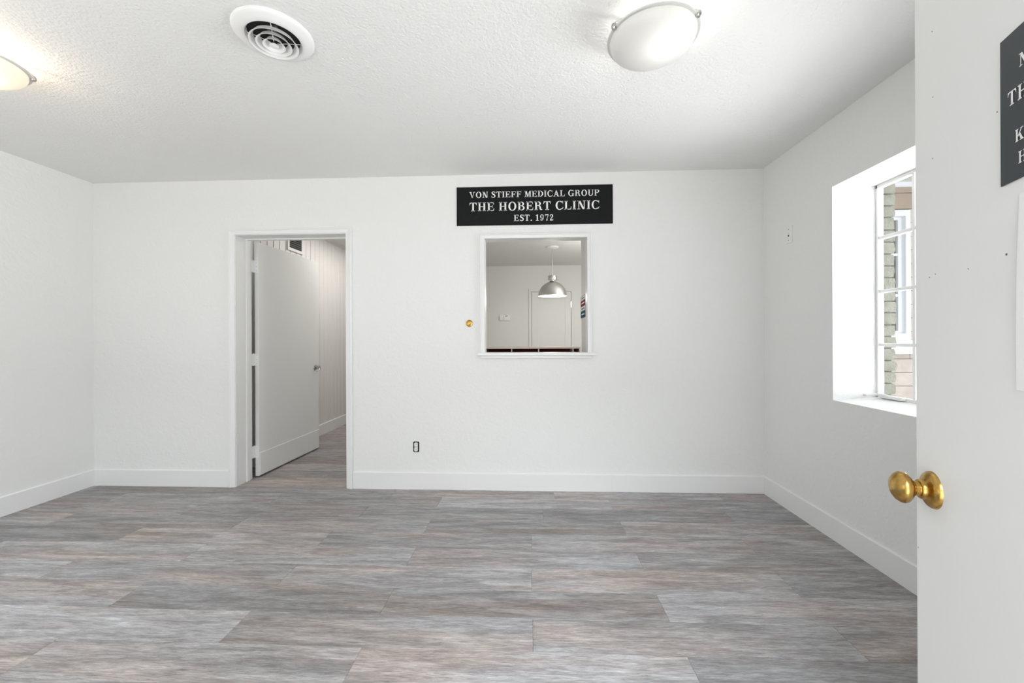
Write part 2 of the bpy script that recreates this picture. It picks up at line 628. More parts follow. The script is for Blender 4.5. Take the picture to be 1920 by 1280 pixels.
struct(boxes('wall_hall_end', [(XH - 0.12, XO, YE, YE + 0.1, 0, H)], 'roomwall'), 'grey far wall of the rear rooms', 'wall')
struct(boxes('wall_divider', [(XP, XP + 0.1, WB_L, YE, 0, H)], 'roomwall'), 'wall between the hall and the reception room', 'wall')
struct(boxes('wall_reception_right', [(XO, XO + 0.06, WB_R, YE, 0, H)], 'roomwall'), 'right wall of the reception room', 'wall')

# return air grille on the hall boards
g = tag(thing('return_air_grille', (XH, 4.31, 2.12)), 'small grey slatted air grille in white frame on hall boards', 'vent')
boxes('grille_frame', [(0, 0.016, -0.145, 0.145, 0.0, 0.03), (0, 0.016, -0.145, 0.145, 0.23, 0.26),
                       (0, 0.016, -0.145, -0.115, 0.03, 0.23), (0, 0.016, 0.115, 0.145, 0.03, 0.23)], 'panel', g)
boxes('backing', [(0.0, 0.003, -0.115, 0.115, 0.03, 0.23)], 'duct', g)
for i in range(9):
    zc = 0.045 + i * 0.0213
    bm = bmesh.new()
    bm_prism(bm, [Vector((0.003, -0.115, zc + 0.008)), Vector((0.012, -0.115, zc - 0.004)),
                  Vector((0.013, -0.115, zc - 0.003)), Vector((0.004, -0.115, zc + 0.009))], Vector((0, 0.23, 0)))
    obj('slat', bm, 'duct', g)

# ------------------------------------------------------------------ hall doorway: lining, casing, leaf
d2 = struct(thing('door_2', (0, 0, 0)), 'white painted doorway with an open flush door', 'door')
boxes('jamb', [(DX0 - 0.015, DX0, D - 0.004, WB_L, 0, DZ)], 'trim', d2)
boxes('jamb', [(DX1, DX1 + 0.015, D - 0.004, WB_L, 0, DZ)], 'trim', d2)
boxes('jamb_head', [(DX0 - 0.015, DX1 + 0.015, D - 0.004, WB_L, DZ, DZ + 0.015)], 'trim', d2)
boxes('door_stop', [(DX0, DX0 + 0.011, 3.235, 3.272, 0, DZ - 0.011)], 'trim', d2, 0.002)
boxes('door_stop', [(DX1 - 0.011, DX1, 3.235, 3.272, 0, DZ - 0.011)], 'trim', d2, 0.002)
boxes('door_stop', [(DX0, DX1, 3.235, 3.272, DZ - 0.011, DZ)], 'trim', d2, 0.002)


def casing_piece(name, inner, outer, horiz, z0, z1, parent, yw=D, side=1, w_in=0.004, th=0.018):
    """mitred casing. vertical: inner/outer are x; z0..z1 inner/outer top. profile has a raised outer bead"""
    bm = bmesh.new()
    # profile along width t (0 inner .. 1 outer) -> proud depth
    prof = [(0.0, 0.0), (0.0, th * 0.55), (0.08, th * 0.72), (0.18, th * 0.72), (0.66, th * 0.9),
            (0.74, th * 1.15), (0.93, th * 1.15), (1.0, th * 0.9), (1.0, 0.0)]
    rows = []
    for t, dp in prof:
        if horiz:
            zc = z0 + (z1 - z0) * t
            xa = inner[0] + (outer[0] - inner[0]) * t
            xb = inner[1] + (outer[1] - inner[1]) * t
            rows.append((bm.verts.new((xa, yw - dp, zc)), bm.verts.new((xb, yw - dp, zc))))
        else:
            xc = inner + (outer - inner) * t
            zt = z0[1] + (z1 - z0[1]) * t
            rows.append((bm.verts.new((xc, yw - dp, z0[0])), bm.verts.new((xc, yw - dp, zt))))
    for a, b in zip(rows, rows[1:]):
        bm.faces.new((a[0], a[1], b[1], b[0]))
    bm.faces.new([r[0] for r in rows])
    bm.faces.new([r[1] for r in reversed(rows)])
    bm.faces.new((rows[0][0], rows[-1][0], rows[-1][1], rows[0][1]))
    return obj(name, bm, 'trim', parent)


ci = 0.004
casing_piece('casing', DX0 - ci, DX0 - ci - CW, False, (0, DZ + ci), DZ + ci + CW * 0.85, d2)
casing_piece('casing', DX1 + ci, DX1 + ci + CW, False, (0, DZ + ci), DZ + ci + CW * 0.85, d2)
casing_piece('casing', (DX0 - ci, DX1 + ci), (DX0 - ci - CW, DX1 + ci + CW), True, DZ + ci, DZ + ci + CW * 0.85, d2)

# door leaf opened into the hall, hinged on the left jamb
leaf_a = math.atan2(4.25 - 3.345, -2.27 + 2.308)
lf = thing('leaf_pivot', (-2.336, 3.345, 0.012), leaf_a)
LW, LH, LT = 0.905, 1.985, 0.034      # local x along the leaf, local y- = room-side face
bm = bmesh.new()
bm_box(bm, 0, LW, -LT, 0, 0, LH, bev=0.0015)
leaf = obj('door_leaf', bm, 'door', d2)
leaf.matrix_basis = lf.matrix_basis
bpy.data.objects.remove(lf)
leaf.location = (-2.336 + 0.0, 3.345, 0.012)
leaf.rotation_euler = (0, 0, leaf_a)
boxes('kick_plate', [(0.004, LW - 0.004, -LT - 0.006, -LT, 0.004, 0.197)], 'door', leaf, 0.003)
kx, kz = LW - 0.065, 0.862
hd = lathe('door_knob', [(0, -LT - 0.052), (0.014, -LT - 0.052), (0.022, -LT - 0.047), (0.024, -LT - 0.038), (0.020, -LT - 0.029),
                         (0.010, -LT - 0.024), (0.009, -LT - 0.010), (0.026, -LT - 0.006), (0.028, -LT), (0, -LT)],
           'nickel', leaf, 28, 'Y', (kx, 0, kz))
bm = bmesh.new()
bm_tube(bm, [(kx - 0.004, -LT - 0.05, kz - 0.012), (kx - 0.03, -LT - 0.058, kz - 0.028), (kx - 0.07, -LT - 0.06, kz - 0.038)], [0.005, 0.004, 0.003], 8)
bmx = obj('thumb_lever', bm, 'nickel', leaf, True)
boxes('latch_plate', [(LW, LW + 0.0015, -LT + 0.006, -0.006, kz - 0.03, kz + 0.03)], 'nickel', leaf)
for q in range(4):
    boxes('screw_mark', [(LW - 0.012, LW - 0.006, -LT - 0.0008, -LT, 0.50 - q * 0.022, 0.506 - q * 0.022)], 'nickel', leaf)
for hz in (0.22, 1.0, 1.79):
    hg = boxes('hinge', [(DX0 - 0.001, DX0 + 0.003, WB_L - 0.004, 3.346, hz - 0.05, hz + 0.05),
                         (DX0 + 0.002, -2.309, 3.343, 3.3455, hz - 0.05, hz + 0.05)], 'trim', d2)
    bm = bmesh.new()
    bm_tube(bm, [(DX0 - 0.003, 3.335, hz - 0.052), (DX0 - 0.003, 3.335, hz + 0.052)], 0.006, 10)
    obj('hinge_pin', bm, 'trim', hg, True)
    for q in range(3):
        boxes('screw', [(-2.322, -2.3185, 3.3425, 3.343, hz - 0.036 + q * 0.034, hz - 0.0325 + q * 0.034)], 'greyprint', hg)

# ------------------------------------------------------------------ reception hatch in the back wall
w3 = struct(thing('window_3', (0, 0, 0)), 'white trimmed reception hatch under the black sign', 'hatch')
HC = 0.036
boxes('jamb', [(HX0 - 0.012, HX0, D - 0.004, WB_R, HZ0, HZ1)], 'trim', w3)
boxes('jamb', [(HX1, HX1 + 0.012, D - 0.004, WB_R, HZ0, HZ1)], 'trim', w3)
boxes('jamb_head', [(HX0 - 0.012, HX1 + 0.012, D - 0.004, WB_R, HZ1, HZ1 + 0.012)], 'trim', w3)
casing_piece('casing', HX0, HX0 - HC, False, (HZ0, HZ1), HZ1 + HC, w3, th=0.02)
casing_piece('casing', HX1, HX1 + HC, False, (HZ0, HZ1), HZ1 + HC, w3, th=0.02)
casing_piece('casing', (HX0, HX1), (HX0 - HC, HX1 + HC), True, HZ1, HZ1 + HC, w3, th=0.02)
boxes('sill_board', [(HX0 - 0.056, HX1 + 0.062, D - 0.038, D, HZ0 - 0.021, HZ0),
                     (HX0 - 0.012, HX1 + 0.012, D, WB_R, HZ0 - 0.021, HZ0)], 'trim', w3, 0.002)
boxes('apron', [(HX0 - 0.036, HX1 + 0.03, D - 0.016, D, HZ0 - 0.046, HZ0 - 0.021)], 'trim', w3, 0.003)

# ------------------------------------------------------------------ side window
w1 = struct(thing('window_1', (0, 0, 0)), 'white metal casement window in a deep recess', 'window')
F0, F1 = 2.0, 2.03
FZ0, FZ1 = WZ0 + 0.02, WZ1
boxes('window_frame', [(F0, F1, WY1 - 0.013, WY1, FZ0, FZ1), (F0, F1, WY0, WY0 + 0.013, FZ0, FZ1),
                       (F0, F1, WY0, WY1, FZ1 - 0.018, FZ1), (F0, F1, WY0, WY1, FZ0 - 0.01, FZ0 + 0.016)], 'trim', w1, 0.002)
VB = [2.214, 1.992, 1.77, 1.548, 1.326]
for yb in VB:
    boxes('mullion', [(2.008, 2.03, yb - 0.008, yb + 0.008, FZ0 + 0.016, FZ1 - 0.018)], 'trim', w1, 0.002)
ys = [WY1 - 0.013] + VB + [WY0 + 0.013]
zs = [FZ0 + 0.016, 1.126, 1.431, 1.738, FZ1 - 0.018]
for zb in zs[1:-1]:
    for a, b in zip(ys, ys[1:]):
        boxes('muntin', [(2.008, 2.03, b + (0.008 if b in VB else 0), a - (0.008 if a in VB else 0), zb - 0.009, zb + 0.009)], 'trim', w1, 0.002)
for i in range(len(ys) - 1):
    for k in range(4):
        boxes('pane', [(2.018, 2.021, ys[i + 1] + 0.006, ys[i] - 0.006, zs[k] + 0.006, zs[k + 1] - 0.006)], 'glass', w1)
lt = boxes('latch', [(1.975, 2.002, 2.25, 2.395, FZ0 + 0.002, FZ0 + 0.02)], 'trim', w1, 0.004, 2)
bm = bmesh.new()
bm_tube(bm, [(1.985, 2.33, FZ0 + 0.014), (1.972, 2.36, FZ0 + 0.022), (1.955, 2.39, FZ0 + 0.020), (1.925, 2.415, FZ0 + 0.012)],
        [0.008, 0.008, 0.007, 0.006], 10)
obj('latch_handle', bm, 'trim', lt, True)
bm = bmesh.new()
bm_lathe(bm, [(0, -0.008), (0.007, -0.006), (0.009, 0), (0.007, 0.006), (0, 0.008)], 12, 'Z', (1.922, 2.417, FZ0 + 0.012))
obj('latch_knob', bm, 'steel', lt, True)

# ------------------------------------------------------------------ outside: brick skin, wing wall, ground, eave
eb = struct(boxes('wall_exterior', [(XO, XB - 0.006, 2.55, 3.10, 0, 2.30), (XO, XB - 0.014, WY1 + 0.012, 2.55, 0, 2.30)], 'mortar'),
            'grey green brick outer wall beside the side window', 'wall')
zc = [0.765, 0.834, 0.903, 0.971, 1.035, 1.106, 1.173, 1.240, 1.311, 1.377, 1.442, 1.513, 1.581, 1.650, 1.719, 1.788, 1.861, 1.928, 1.996, 2.064, 2.13]
for i in range(len(zc) - 1):
    bm = bmesh.new()
    dx = random.uniform(-0.005, 0.005)
    bm_box(bm, XO + 0.001, XB + dx, WY1 + random.uniform(-0.001, 0.001), 2.60 + 0.05 * (i % 2), zc[i] + 0.004, zc[i + 1] - 0.004)
    bmesh.ops.subdivide_edges(bm, edges=[e for e in bm.edges if abs(e.verts[0].co.z - e.verts[1].co.z) > 0.02], cuts=2)
    for v in bm.verts:
        if v.co.x > XO + 0.03:
            end = abs(v.co.z - zc[i]) < 0.01 or abs(v.co.z - zc[i + 1]) < 0.01
            v.co.x += random.uniform(-0.0035, 0.0025) - (0.004 if end else 0)
        v.co.z += random.uniform(-0.0008, 0.0008)
    obj('brick', bm, 'brick', eb)

WYW = 3.10
ew = struct(boxes('wall_wing', [(XB + 0.0, 2.30, WYW + 0.012, WYW + 0.2, 0, 2.32), (2.30, 2.785, WYW + 0.012, WYW + 0.2, 0, 1.12),
                                (2.30, 2.785, WYW + 0.012, WYW + 0.2, 2.10, 2.32), (2.785, 4.6, WYW + 0.012, WYW + 0.2, 0, 2.32)], 'mortar'),
            'tan painted block wall with white window outside', 'wall')


def wing_block(x0, x1, z0, z1):
    bm = bmesh.new()
    bm_box(bm, x0 + 0.002, x1 - 0.002, WYW, WYW + 0.03, z0 + 0.002, z1 - 0.002, bev=0.002)
    obj('block', bm, 'block', ew)


zb = [0.009 + 0.1 * k for k in range(22)]
for k in range(len(zb) - 1):
    z0, z1 = zb[k], min(zb[k + 1], 2.30)
    if z1 - z0 < 0.02:
        continue
    x = (1.92 if k % 2 else 2.27) - 0.6
    while x < 4.6:
        a, b = max(x, XB), min(x + 0.6, 4.6)
        if z0 < 1.045 < z1:
            wing_block(max(a, 2.30), min(b, 2.785), z0, 1.045) if min(b, 2.785) - max(a, 2.30) > 0.02 else None
        if z1 > 1.05 and z0 < 2.095:   # leave the window opening free
            segs = []
            if a < 2.30:
                segs.append((a, min(b, 2.30)))
            if b > 2.785:
                segs.append((max(a, 2.785), b))
        else:
            segs = [(a, b)]
        for s0, s1 in segs:
            if s1 - s0 > 0.02:
                wing_block(s0, s1, z0, z1)
        x += 0.6
struct(boxes('trim_4', [(XB, 4.6, WYW - 0.004, WYW + 0.012, 2.11, 2.222), (XB, 4.6, WYW - 0.012, WYW + 0.012, 2.226, 2.265)], 'band'), 'brown beam above the outside window', 'trim')  # brown boards cover the top block courses of the wing wall
w4 = struct(thing('window_4', (0, 0, 0)), 'white framed window of the tan wing wall outside', 'window')
boxes('window_frame', [(2.30, 2.785, WYW - 0.012, WYW + 0.06, 2.055, 2.10), (2.30, 2.785, WYW - 0.012, WYW + 0.06, 1.145, 1.195),
                       (2.75, 2.785, WYW - 0.012, WYW + 0.06, 1.195, 2.055), (2.30, 2.335, WYW - 0.012, WYW + 0.06, 1.195, 2.055)], 'exwhite', w4, 0.003)
boxes('sash', [(2.722, 2.75, WYW + 0.02, WYW + 0.06, 1.195, 2.055), (2.335, 2.363, WYW + 0.02, WYW + 0.06, 1.195, 2.055),
               (2.363, 2.722, WYW + 0.02, WYW + 0.06, 1.195, 1.215), (2.363, 2.722, WYW + 0.02, WYW + 0.06, 2.035, 2.055)], 'exwhite', w4, 0.002)
for zz in (1.477, 1.779):
    boxes('muntin', [(2.363, 2.722, WYW + 0.025, WYW + 0.05, zz - 0.009, zz + 0.009)], 'exwhite', w4)
for za, zbb in ((1.215, 1.468), (1.486, 1.77), (1.788, 2.035)):
    boxes('pane', [(2.363, 2.722, WYW + 0.04, WYW + 0.044, za, zbb)], 'exglass', w4)
boxes('sill', [(2.26, 2.86, WYW - 0.06, WYW + 0.06, 1.045, 1.146)], 'exwhite', w4, 0.004)
struct(boxes('trim_2', [(XB, 4.6, WYW - 0.02, WYW, 2.265, 2.30)], 'exwhite'), 'white frieze board under the outside eave', 'trim')
struct(boxes('roof_soffit', [(XB - 0.03, 4.6, 2.15, WYW + 0.2, 2.30, 2.36)], 'soffit'), 'pale soffit of the outside eave', 'soffit')
struct(boxes('ground', [(XO + 0.06, 9.0, -6, WYW + 0.02, -0.25, -0.12), (-8, XO + 0.06, -6, -0.46, -0.25, -0.12)], 'concrete'),
       'pale concrete paving outside', 'ground')

# ------------------------------------------------------------------ front door (open, beside the camera)
DD = Vector((0.34381, 0.93904, 0))
edge = Vector((0.712, 0.781, 0))
FDW = 0.86
hinge = edge - DD * FDW
d1 = struct(thing('door_1', (hinge.x, hinge.y, 0.01), math.atan2(DD.y, DD.x)), 'open white front door with brass knob', 'door')
bm = bmesh.new()
bm_box(bm, 0, FDW, -0.042, 0, 0, 2.01, bev=0.0015)
fleaf = obj('door_leaf', bm, 'door', d1)
KX, KZ = FDW - 0.0531, 0.907 - 0.01
kb = lathe('door_knob', [(0, 0.0575), (0.008, 0.057), (0.016, 0.0545), (0.0225, 0.050), (0.0262, 0.0445), (0.0270, 0.0405), (0.0255, 0.0360),
                         (0.0205, 0.0315), (0.0140, 0.029), (0.0120, 0.0278), (0.0116, 0.0262), (0.0126, 0.0258), (0.0126, 0.0195)],
           'brass', d1, 48, 'Y', (KX, 0, KZ))
lathe('rose', [(0.0126, 0.0195), (0.0155, 0.019), (0.0168, 0.0168), (0.0168, 0.0130), (0.019, 0.0112), (0.0235, 0.0095), (0.0285, 0.0065), (0.0308, 0.0035), (0.0315, 0.0), (0, 0)],
      'brass', kb, 48, 'Y', (KX, 0, KZ))
boxes('rose_screw', [(KX - 0.026, KX - 0.022, 0.006, 0.0085, KZ - 0.002, KZ + 0.002)], 'greyprint', kb)
for s, z in [(0.057, 1.6955), (0.058, 1.5825), (0.211, 1.4783), (0.057, 1.4776), (0.227, 1.2807), (0.149, 1.2737), (0.046, 1.2749), (0.064, 1.2779), (0.006, 0.7854)]:
    rr = 0.0016 if s == 0.227 else 0.0010
    lathe('nail_hole', [(0, 0.0004), (rr, 0.0003), (rr, -0.001)], 'greyprint', d1, 10, 'Y', (FDW - s, 0, z - 0.01))
for hz in (0.25, 1.0, 1.78):
    boxes('hinge', [(-0.004, 0.004, -0.03, 0.004, hz - 0.05, hz + 0.05)], 'brass', d1)
fj = struct(boxes('trim_3', [(FDX0, FDX0 + 0.02, -0.25, YF, 0, 2.03), (FDX1 - 0.02, FDX1, -0.25, YF - 0.03, 0, 2.03),
                             (FDX0 + 0.02, FDX1 - 0.02, -0.25, YF, 2.01, 2.03)], 'trim'), 'white lining of the front doorway', 'trim')


# ------------------------------------------------------------------ serif lettering
def g_rect(x0, y0, x1, y1):
    return [(x0, y0), (x1, y0), (x1, y1), (x0, y1)]


def g_ring(cx, cy, a, b, ta, tb, t0, t1, n=26):
    """elliptical bowl, outer radii a,b, stroke ta (horizontal) tb (vertical); quads"""
    out = []
    for i in range(n):
        p, q = math.radians(t0 + (t1 - t0) * i / n), math.radians(t0 + (t1 - t0) * (i + 1) / n)
        P = lambda t, k: (cx + (a - k * ta) * math.cos(t), cy + (b - k * tb) * math.sin(t))
        out.append([P(p, 0), P(q, 0), P(q, 1), P(p, 1)])
    return out


def g_stroke(pts):
    """pts: (x, y, width)"""
    out = []
    L, R_ = [], []
    for i, (x, y, w) in enumerate(pts):
        x0, y0, _ = pts[max(i - 1, 0)]
        x1, y1, _ = pts[min(i + 1, len(pts) - 1)]
        dx, dy = x1 - x0, y1 - y0
        l = math.hypot(dx, dy)
        nx, ny = -dy / l * w / 2, dx / l * w / 2
        L.append((x + nx, y + ny))
        R_.append((x - nx, y - ny))
    for i in range(len(pts) - 1):
        out.append([L[i], L[i + 1], R_[i + 1], R_[i]])
    return out


SV, SH, SF = 0.185, 0.075, 0.06      # stem, hairline, serif thickness


def serif(x, y, w=0.36):
    """slab serif centred at x, foot (y=0) or head (y=1)"""
    s = 1 if y == 0 else -1
    return [g_rect(x - w / 2, min(y, y + s * SF), x + w / 2, max(y, y + s * SF)),
            [(x - SV / 2 - 0.045, y + s * SF), (x + SV / 2 + 0.045, y + s * SF), (x + SV / 2, y + s * (SF + 0.05)), (x - SV / 2, y + s * (SF + 0.05))]]


def stem(x, w=0.36):
    return [g_rect(x - SV / 2, 0.02, x + SV / 2, 0.98)] + serif(x, 0, w) + serif(x, 1, w)


def glyph(c):
    if c == 'I':
        return stem(0.2), 0.40
    if c == 'H':
        return stem(0.2) + stem(0.72) + [g_rect(0.2, 0.47, 0.72, 0.545)], 0.92
    if c in 'EF':
        p = stem(0.2, 0.36) + [g_rect(0.2, 1 - SH, 0.72, 1), [(0.66, 1), (0.72, 1), (0.745, 0.72), (0.70, 0.72)],
                               [(0.60, 1 - SH), (0.70, 1 - SH), (0.70, 0.86)],
                               g_rect(0.2, 0.475, 0.56, 0.545), g_rect(0.535, 0.36, 0.585, 0.66)]
        if c == 'E':
            p += [g_rect(0.2, 0, 0.74, SH), [(0.68, 0), (0.75, 0), (0.78, 0.29), (0.735, 0.29)], [(0.60, SH), (0.72, SH), (0.74, 0.17)]]
            return p, 0.80
        return p, 0.76
    if c == 'L':
        return stem(0.2) + [g_rect(0.2, 0, 0.72, SH), [(0.66, 0), (0.73, 0), (0.765, 0.34), (0.715, 0.34)], [(0.58, SH), (0.71, SH), (0.73, 0.19)]], 0.78
    if c == 'T':
        x = 0.41
        return [g_rect(x - SV / 2, 0.02, x + SV / 2, 0.98)] + serif(x, 0, 0.42) + [
            g_rect(0.03, 1 - SH, 0.79, 1), [(0.03, 1), (0.10, 1), (0.065, 0.70), (0.015, 0.70)], [(0.72, 1), (0.79, 1), (0.805, 0.70), (0.755, 0.70)],
            [(0.07, 1 - SH), (0.20, 1 - SH), (0.065, 0.80)], [(0.62, 1 - SH), (0.75, 1 - SH), (0.755, 0.80)]], 0.82
    if c == 'O':
        return g_ring(0.46, 0.5, 0.43, 0.525, 0.19, 0.075, 0, 360, 48), 0.92
    if c in 'CG':
        p = g_ring(0.46, 0.5, 0.43, 0.525, 0.19, 0.075, 48, 312, 40)
        if c == 'C':
            p += g_stroke([(0.73, 0.92, 0.09), (0.79, 0.80, 0.05), (0.815, 0.66, 0.03)]) + [g_rect(0.78, 0.66, 0.825, 1.0)]
            p += g_stroke([(0.72, 0.075, 0.09), (0.79, 0.17, 0.06), (0.835, 0.30, 0.04)])
            return p, 0.86
        p += [g_rect(0.78, 0.66, 0.825, 1.0)] + g_stroke([(0.73, 0.92, 0.09), (0.79, 0.80, 0.05), (0.815, 0.66, 0.03)])
        p += [g_rect(0.66, 0.02, 0.66 + SV, 0.42), g_rect(0.55, 0.40, 0.94, 0.40 + SF)]
        return p, 0.95
    if c == 'D':
        return stem(0.2, 0.36) + g_ring(0.32, 0.5, 0.53, 0.5, 0.19, SH, -90, 90, 28) + [g_rect(0.2, 0, 0.34, SH), g_rect(0.2, 1 - SH, 0.34, 1)], 0.88
    if c in 'PRB':
        p = stem(0.2, 0.36)
        if c == 'P':
            p += g_ring(0.42, 0.73, 0.33, 0.27, 0.18, 0.07, -90, 90, 24) + [g_rect(0.2, 0.46, 0.43, 0.53), g_rect(0.2, 1 - 0.07, 0.43, 1)]
            return p, 0.78
        if c == 'B':
            p += g_ring(0.42, 0.75, 0.29, 0.25, 0.17, 0.07, -90, 90, 24) + [g_rect(0.2, 0.50, 0.43, 0.565), g_rect(0.2, 0.93, 0.43, 1)]
            p += g_ring(0.43, 0.27, 0.35, 0.27, 0.18, 0.07, -90, 90, 24) + [g_rect(0.2, 0, 0.44, 0.07)]
            return p, 0.82
        p += g_ring(0.41, 0.745, 0.31, 0.255, 0.175, 0.07, -90, 90, 24) + [g_rect(0.2, 0.49, 0.42, 0.56), g_rect(0.2, 0.93, 0.42, 1)]
        p += g_stroke([(0.44, 0.52, 0.10), (0.58, 0.46, 0.14), (0.635, 0.33, 0.17), (0.66, 0.14, 0.17), (0.73, 0.045, 0.13), (0.82, 0.04, 0.05), (0.87, 0.10, 0.03)])
        return p, 0.88
    if c == 'U':
        p = [g_rect(0.2 - SV / 2, 0.34, 0.2 + SV / 2, 0.98)] + serif(0.2, 1) + [g_rect(0.70, 0.34, 0.70 + SH, 0.98), g_rect(0.60, 1 - SF, 0.875, 1)]
        p += g_ring(0.441, 0.345, 0.334, 0.37, 0.15, 0.10, 180, 360, 28)
        return p, 0.90
    if c == 'N':
        return [g_rect(0.15, 0.02, 0.15 + SH, 0.98), g_rect(0.03, 0, 0.34, SF), g_rect(0.0, 1 - SF, 0.30, 1),
                g_rect(0.73, 0.0, 0.73 + SH, 0.98), g_rect(0.62, 1 - SF, 0.92, 1), [(0.10, 1), (0.33, 1), (0.805, 0.0), (0.60, 0.0)]], 0.93
    if c == 'M':
        return [g_rect(0.15, 0.02, 0.15 + SH, 0.98), g_rect(0.02, 0, 0.34, SF), g_rect(0.0, 1 - SF, 0.28, 1),
                [(0.12, 1), (0.35, 1), (0.61, 0.0), (0.47, 0.0)], [(0.50, 0.0), (0.575, 0.0), (0.86, 1), (0.77, 1)]] + \
            [g_rect(0.79, 0.02, 0.79 + SV, 0.98)] + serif(0.882, 0) + [g_rect(0.77, 1 - SF, 1.06, 1)], 1.07
    if c == 'A':
        return [[(0.36, 1.0), (0.50, 1.0), (0.83, 0.02), (0.62, 0.02)], [(0.40, 0.98), (0.47, 0.90), (0.19, 0.02), (0.11, 0.02)],
                g_rect(0.22, 0.29, 0.68, 0.36), g_rect(0.0, 0, 0.30, SF), g_rect(0.54, 0, 0.92, SF)], 0.92
    if c == 'V':
        return [[(0.09, 0.98), (0.30, 0.98), (0.53, 0.0), (0.42, 0.0)], [(0.44, 0.0), (0.52, 0.08), (0.81, 0.98), (0.73, 0.98)],
                g_rect(0.0, 1 - SF, 0.38, 1), g_rect(0.62, 1 - SF, 0.92, 1)], 0.92
    if c == 'K':
        return stem(0.2) + [[(0.27, 0.42), (0.36, 0.36), (0.76, 0.96), (0.66, 0.96)], [(0.38, 0.60), (0.50, 0.72), (0.86, 0.04), (0.62, 0.04)],
                            g_rect(0.56, 1 - SF, 0.88, 1), g_rect(0.52, 0, 0.93, SF)], 0.94
    if c == 'S':
        pts = [(0.60, 0.76, 0.05), (0.57, 0.88, 0.07), (0.46, 0.955, 0.085), (0.33, 0.965, 0.10), (0.20, 0.90, 0.14), (0.155, 0.775, 0.17), (0.22, 0.645, 0.185),
               (0.37, 0.545, 0.20), (0.52, 0.44, 0.195), (0.585, 0.30, 0.17), (0.545, 0.14, 0.14), (0.42, 0.04, 0.10), (0.28, 0.04, 0.085), (0.15, 0.11, 0.07), (0.10, 0.26, 0.05)]
        sm = []
        for i in range(len(pts) - 1):
            for k in range(3):
                t = k / 3
                p0, p1, p2, p3 = pts[max(i - 1, 0)], pts[i], pts[i + 1], pts[min(i + 2, len(pts) - 1)]
                sm.append(tuple(0.5 * ((2 * p1[m]) + (-p0[m] + p2[m]) * t + (2 * p0[m] - 5 * p1[m] + 4 * p2[m] - p3[m]) * t * t
                                       + (-p0[m] + 3 * p1[m] - 3 * p2[m] + p3[m]) * t ** 3) for m in range(3)))
        sm.append(pts[-1])
        return g_stroke(sm) + [g_rect(0.59, 0.70, 0.63, 1.0), g_rect(0.07, 0.0, 0.11, 0.31)], 0.70
    if c == '.':
        return g_ring(0.16, 0.09, 0.10, 0.10, 0.0999, 0.0999, 0, 360, 16), 0.32
    if c == '1':
        return [g_rect(0.24, 0.02, 0.24 + SV, 1.0), g_rect(0.08, 0, 0.58, SF), [(0.08, 0.78), (0.08, 0.84), (0.30, 1.0), (0.34, 0.86)]], 0.64
    if c == '9':
        return g_ring(0.33, 0.67, 0.28, 0.33, 0.15, 0.07, 0, 360, 36) + g_stroke(
            [(0.54, 0.70, 0.14), (0.535, 0.45, 0.14), (0.47, 0.22, 0.12), (0.34, 0.06, 0.08), (0.22, 0.04, 0.07), (0.13, 0.10, 0.08)]) + \
            g_ring(0.16, 0.155, 0.085, 0.085, 0.084, 0.084, 0, 360, 16), 0.66
    if c == '7':
        return [g_rect(0.06, 0.86, 0.62, 1.0), [(0.06, 1.0), (0.10, 1.0), (0.09, 0.68), (0.05, 0.68)], [(0.53, 0.90), (0.62, 0.90), (0.42, 0.35), (0.36, 0.35)],
                [(0.355, 0.36), (0.425, 0.36), (0.44, 0.0), (0.24, 0.0)]], 0.66
    if c == '2':
        return g_stroke([(0.12, 0.72, 0.12), (0.14, 0.86, 0.09), (0.26, 0.96, 0.08), (0.40, 0.95, 0.11), (0.49, 0.85, 0.15), (0.50, 0.70, 0.16),
                         (0.42, 0.53, 0.13), (0.28, 0.36, 0.10), (0.16, 0.20, 0.08), (0.10, 0.07, 0.08)]) + \
            g_ring(0.15, 0.74, 0.085, 0.085, 0.084, 0.084, 0, 360, 16) + [[(0.06, 0.0), (0.56, 0.0), (0.585, 0.16), (0.30, 0.17), (0.10, 0.12)],
                                                                           [(0.56, 0.0), (0.60, 0.28), (0.555, 0.28), (0.53, 0.10)]], 0.66
    return [], 0.38


def text_mesh(name, text, org, right, up, nrm, cap, width, mat, parent, track=0.10, thick=0.0008):
    """width None = natural proportions; lettering as one thin raised mesh"""
    items = []
    x = 0.0
    for i, ch in enumerate(text):
        p, w = glyph(ch)
        if p:
            items.append([[(x + a, b) for a, b in q] for q in p])
        x += w + (track if ch != ' ' else 0.0)
    total = x - track
    sx = (width / total) if width else cap
    o, r, u, n = Vector(org), Vector(right), Vector(up), Vector(nrm)
    for polys in items:
        bm = bmesh.new()
        for q in polys:
            # orient consistently so the front faces outwards
            area = sum(q[i][0] * q[(i + 1) % len(q)][1] - q[(i + 1) % len(q)][0] * q[i][1] for i in range(len(q)))
            if abs(area) < 1e-7:
                continue
            if area < 0:
                q = q[::-1]
            bm.faces.new([bm.verts.new(o + r * (a * sx) + u * (b * cap) + n * thick) for a, b in q])
        obj(name, bm, mat, parent, fix=False)


# wall sign above the hatch
sg = tag(thing('wall_sign', (0.0365, D, 2.045)), 'long black sign reading THE HOBERT CLINIC above the reception hatch', 'sign')
boxes('sign_board', [(-0.6, 0.6, -0.006, 0.0, 0.0, 0.299)], 'black', sg, 0.0008)
R_, U_, N_ = (1, 0, 0), (0, 0, 1), (0, -1, 0)
text_mesh('letter', 'VON STIEFF MEDICAL GROUP', (-0.501, -0.006, 0.214), R_, U_, N_, 0.0465, 0.999, 'letter', sg)
text_mesh('letter', 'THE HOBERT CLINIC', (-0.501, -0.006, 0.112), R_, U_, N_, 0.066, 0.999, 'letter', sg)
text_mesh('letter', 'EST. 1972', (-0.156, -0.006, 0.030), R_, U_, N_, 0.048, 0.305, 'letter', sg)

